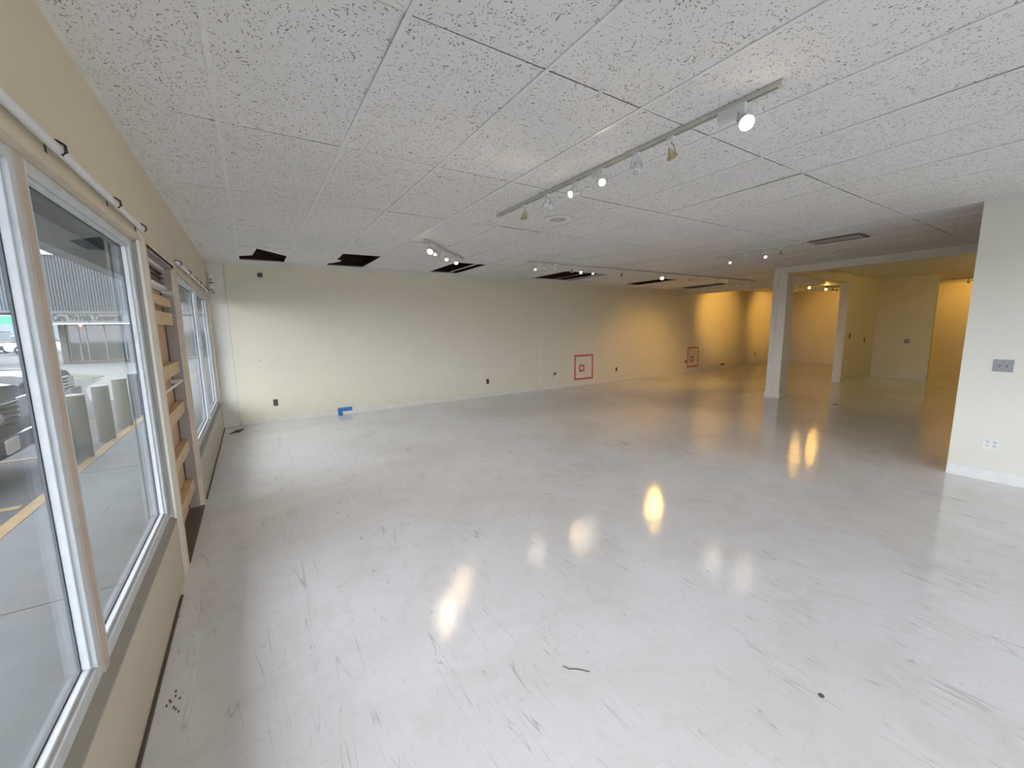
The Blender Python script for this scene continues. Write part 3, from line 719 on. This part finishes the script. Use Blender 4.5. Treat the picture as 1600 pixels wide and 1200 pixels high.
tcu = bpy.data.curves.new('sign_text', 'FONT'); tcu.body = 'We Care. We Help. Commercial.'; tcu.size = .5; tcu.extrude = .01; tcu.offset = .012
to = bpy.data.objects.new('tmp_text', tcu); COL.objects.link(to)
dg = bpy.context.evaluated_depsgraph_get(); me = bpy.data.meshes.new_from_object(to.evaluated_get(dg)); COL.objects.unlink(to); bpy.data.objects.remove(to)
xsz = [v.co.x for v in me.vertices]; wx = max(xsz) - min(xsz); sx = 3.12 / wx; sy = .36 / .36
me.transform(Matrix.Translation((-.28, -.885, 2.30)) @ Matrix.Rotation(PI / 2, 4, 'X') @ Matrix.Diagonal((sx, .95, 1, 1)))
st = bpy.data.objects.new('sign_lettering', me); COL.objects.link(st); st.parent = sb; me.materials.append(M['letters'])
m = MB(); m.box((-.15, .6, 0), (.10, 3.4, 2.8)); m.box((.10, .7, 0), (9.0, 3.4, .12)); m.box((.10, 1.0, .12), (9, 3.4, 2.8)); m.build('wall', 'bwall', b)
m = MB(); m.box((.10, .80, .12), (9, .82, 2.6)); m.build('shop_window', 'storeglass', b)
for xx in (.12, .55, .85, 1.6, 2.4, 3.3):
    m = MB(); m.box((xx, .76, .12), (xx + .05, .80, 2.6)); m.build('mullion', 'storeframe', b)
m = MB(); m.box((.65, .70, 2.05), (.77, .74, 2.15)); m.prism([(.62, 2.12), (.71, 1.98), (.80, 2.12), (.76, 2.17), (.71, 2.13), (.66, 2.17)], .68, .70, 1); m.build('neon_sign', 'red', b)
m = MB(); m.box((2.85, -.80, 0), (3.02, -.62, 2.7)); m.build('canopy_post', 'bwall', b)

# vehicles
def wheel(o, x, y, r=.36):
    m = MB(); s = 1 if y > 0 else -1
    m.lathe([(r * .62, 0), (r * .95, 0), (r, .03), (r, .19), (r * .95, .22), (r * .62, .22)], frame_to((x, y - .11, r), (0, 1, 0)), 24); w = m.build('wheel', 'tyre', o, smooth=True)
    m = MB(); m.lathe([(r * .62, 0), (r * .5, .012), (r * .2, .02)], frame_to((x, y + s * .105, r), (0, s, 0)), 20); m.build('rim', 'chrome', w, smooth=True)
def vehicle(name, label, cat, loc, rz, L, Wd, Hh, Hc, paint, pickup=False, detail=True):
    """nose towards local +x"""
    o = thing(name, label, cat, loc, rz)
    hw = Wd / 2; g0 = .30
    m = MB()
    # lower body lofted from cross-sections along x: (x, half width, bottom, top)
    secs = [(-L / 2, hw * .9, .45, Hh * .86), (-L / 2 + .1, hw * .97, g0, Hh * .97), (-L * .1, hw, g0 - .02, Hh * 1.0), (L * .22, hw, g0 - .02, Hh * 1.0), (L / 2 - .35, hw * .97, g0, Hh * .965), (L / 2 - .06, hw * .92, g0 + .02, Hh * .90), (L / 2, hw * .86, g0 + .08, Hh * .78)]
    rings = []
    for x, w, b_, t_ in secs:
        e = .10
        prof = [(-w * .92, b_), (-w, b_ + e), (-w, t_ - e * 1.2), (-w * .93, t_ - e * .3), (-w * .8, t_), (0, t_ + .03), (w * .8, t_), (w * .93, t_ - e * .3), (w, t_ - e * 1.2), (w, b_ + e), (w * .92, b_)]
        rings.append([m.bm.verts.new((x, y, z)) for y, z in prof])
    for A, B in zip(rings, rings[1:]):
        for k in range(len(A)): m.bm.faces.new([A[k], A[(k + 1) % len(A)], B[(k + 1) % len(A)], B[k]])
    m.bm.faces.new(rings[0]); m.bm.faces.new(rings[-1][::-1])
    m.build('body', paint, o, smooth=True)
    x0, x1 = (-L * .12, L * .20) if pickup else (-L * .42, L * .20)
    m = MB(); cab = []
    for x, w, z in ((x0, hw * .9, Hh - .02), (x0 + .12, hw * .74, Hc), (x1 - .45, hw * .74, Hc), (x1 + .12, hw * .9, Hh - .02)): cab.append((x, w, z))
    A = [m.bm.verts.new((x, -w, z)) for x, w, z in cab]; B = [m.bm.verts.new((x, w, z)) for x, w, z in cab]
    m.bm.faces.new(A); m.bm.faces.new(B[::-1])
    for i in range(4): m.bm.faces.new([A[i], A[(i + 1) % 4], B[(i + 1) % 4], B[i]])
    m.build('cabin_glass', 'carglass', o, bevel=.03)
    m = MB(); m.box((x0 + .08, -hw * .73, Hc - .01), (x1 - .42, hw * .73, Hc + .035)); m.build('roof', paint, o, bevel=.02)
    for px_ in (-L * .31, L * .31):
        for py in (-hw + .10, hw - .10): wheel(o, px_, py)
    if detail:
        F = L / 2
        m = MB()
        for k in range(5): m.box((F - .04, -hw * .52, Hh * .50 + k * .065), (F + .035, hw * .52, Hh * .50 + k * .065 + .035))
        gr = m.build('grille', 'chrome' if not pickup else 'dark', o, bevel=.006)
        m = MB(); m.lathe([(.10, 0), (.10, .012), (.08, .018)], frame_to((F + .035, 0, Hh * .50 + .15), (1, 0, 0)) @ Matrix.Diagonal((1.0, 1, 1, 1)), 20)
        for v in m.bm.verts: v.co.z = Hh * .50 + .15 + (v.co.z - Hh * .50 - .15) * .5
        m.build('emblem', 'chrome', gr, smooth=True)
        for s in (-1, 1):
            m = MB(); m.box((F - .12, min(s * hw * .56, s * hw * .88), Hh * .55), (F + .015, max(s * hw * .56, s * hw * .88), Hh * .78)); m.build('headlight', 'lamp_clear', o, bevel=.02)
            m = MB(); m.box((x1 - .05, min(s * (hw - .02), s * (hw + .18)), Hh + .02), (x1 + .06, max(s * (hw - .02), s * (hw + .18)), Hh + .18)); m.build('mirror', paint, o, bevel=.02)
        m = MB(); m.box((F - .10, -hw * .92, .30), (F + .10, hw * .92, .52)); bp = m.build('bumper', 'carblack', o, bevel=.03)
        m = MB(); m.box((F + .10, -.15, .34), (F + .11, .15, .50)); m.build('licence_plate', 'plate', bp, bevel=.004)
    return o
vehicle('pickup_truck', 'black pickup truck nosed in to the curb outside the nearest window', 'truck', (-5.05, 6.72, -.05), 0, 5.2, 1.98, 1.15, 1.80, 'carblack', True)
vehicle('parked_car', 'dark car with chrome grille bars parked beyond the pickup', 'car', (-5.50, 11.62, -.05), 0, 4.4, 1.78, .98, 1.50, 'carblack')
vehicle('offroad_car', 'dark off-road car parked far across the lot', 'car', (-19.2, 56, -.05), -.9, 4.2, 1.8, 1.15, 1.9, 'carblack')
vehicle('parked_car', 'white car parked far across the lot, left of the off-road car', 'car', (-23.5, 55, -.05), -.9, 4.4, 1.8, .98, 1.5, 'carwhite')
vehicle('parked_car', 'white car seen far beyond the corner of the shop building', 'car', (-14.6, 50, -.05), .3, 4.4, 1.8, .98, 1.5, 'carwhite')
o = thing('roadside_sign', 'green and white sign board far across the lot', 'sign', (-33, 90, -.05), -.3)
m = MB(); m.box((-4, -.1, 3.2), (6, .1, 4.3)); m.build('green_board', 'greensign', o)
m = MB(); m.box((-4, -.1, 4.3), (6, .1, 5.1)); m.build('white_board', 'carwhite', o)
for x in (-3, 5):
    m = MB(); m.box((x, -.1, 0), (x + .2, .1, 3.2)); m.build('post', 'storeframe', o)
m = MB(); hp = [(-110, 118)]
hb = [m.bm.verts.new((-140 + i * 12, 134, -.5)) for i in range(14)]; ht = [m.bm.verts.new((-140 + i * 12, 138, 7 + 3.2 * math.sin(i * .8) + 1.6 * math.sin(i * 2.1))) for i in range(14)]
hk = [m.bm.verts.new((-140 + i * 12, 160, -.5)) for i in range(14)]
for i in range(13): m.bm.faces.new([hb[i], hb[i + 1], ht[i + 1], ht[i]]); m.bm.faces.new([ht[i], ht[i + 1], hk[i + 1], hk[i]])
m.build('hills', 'hill', kind='structure')
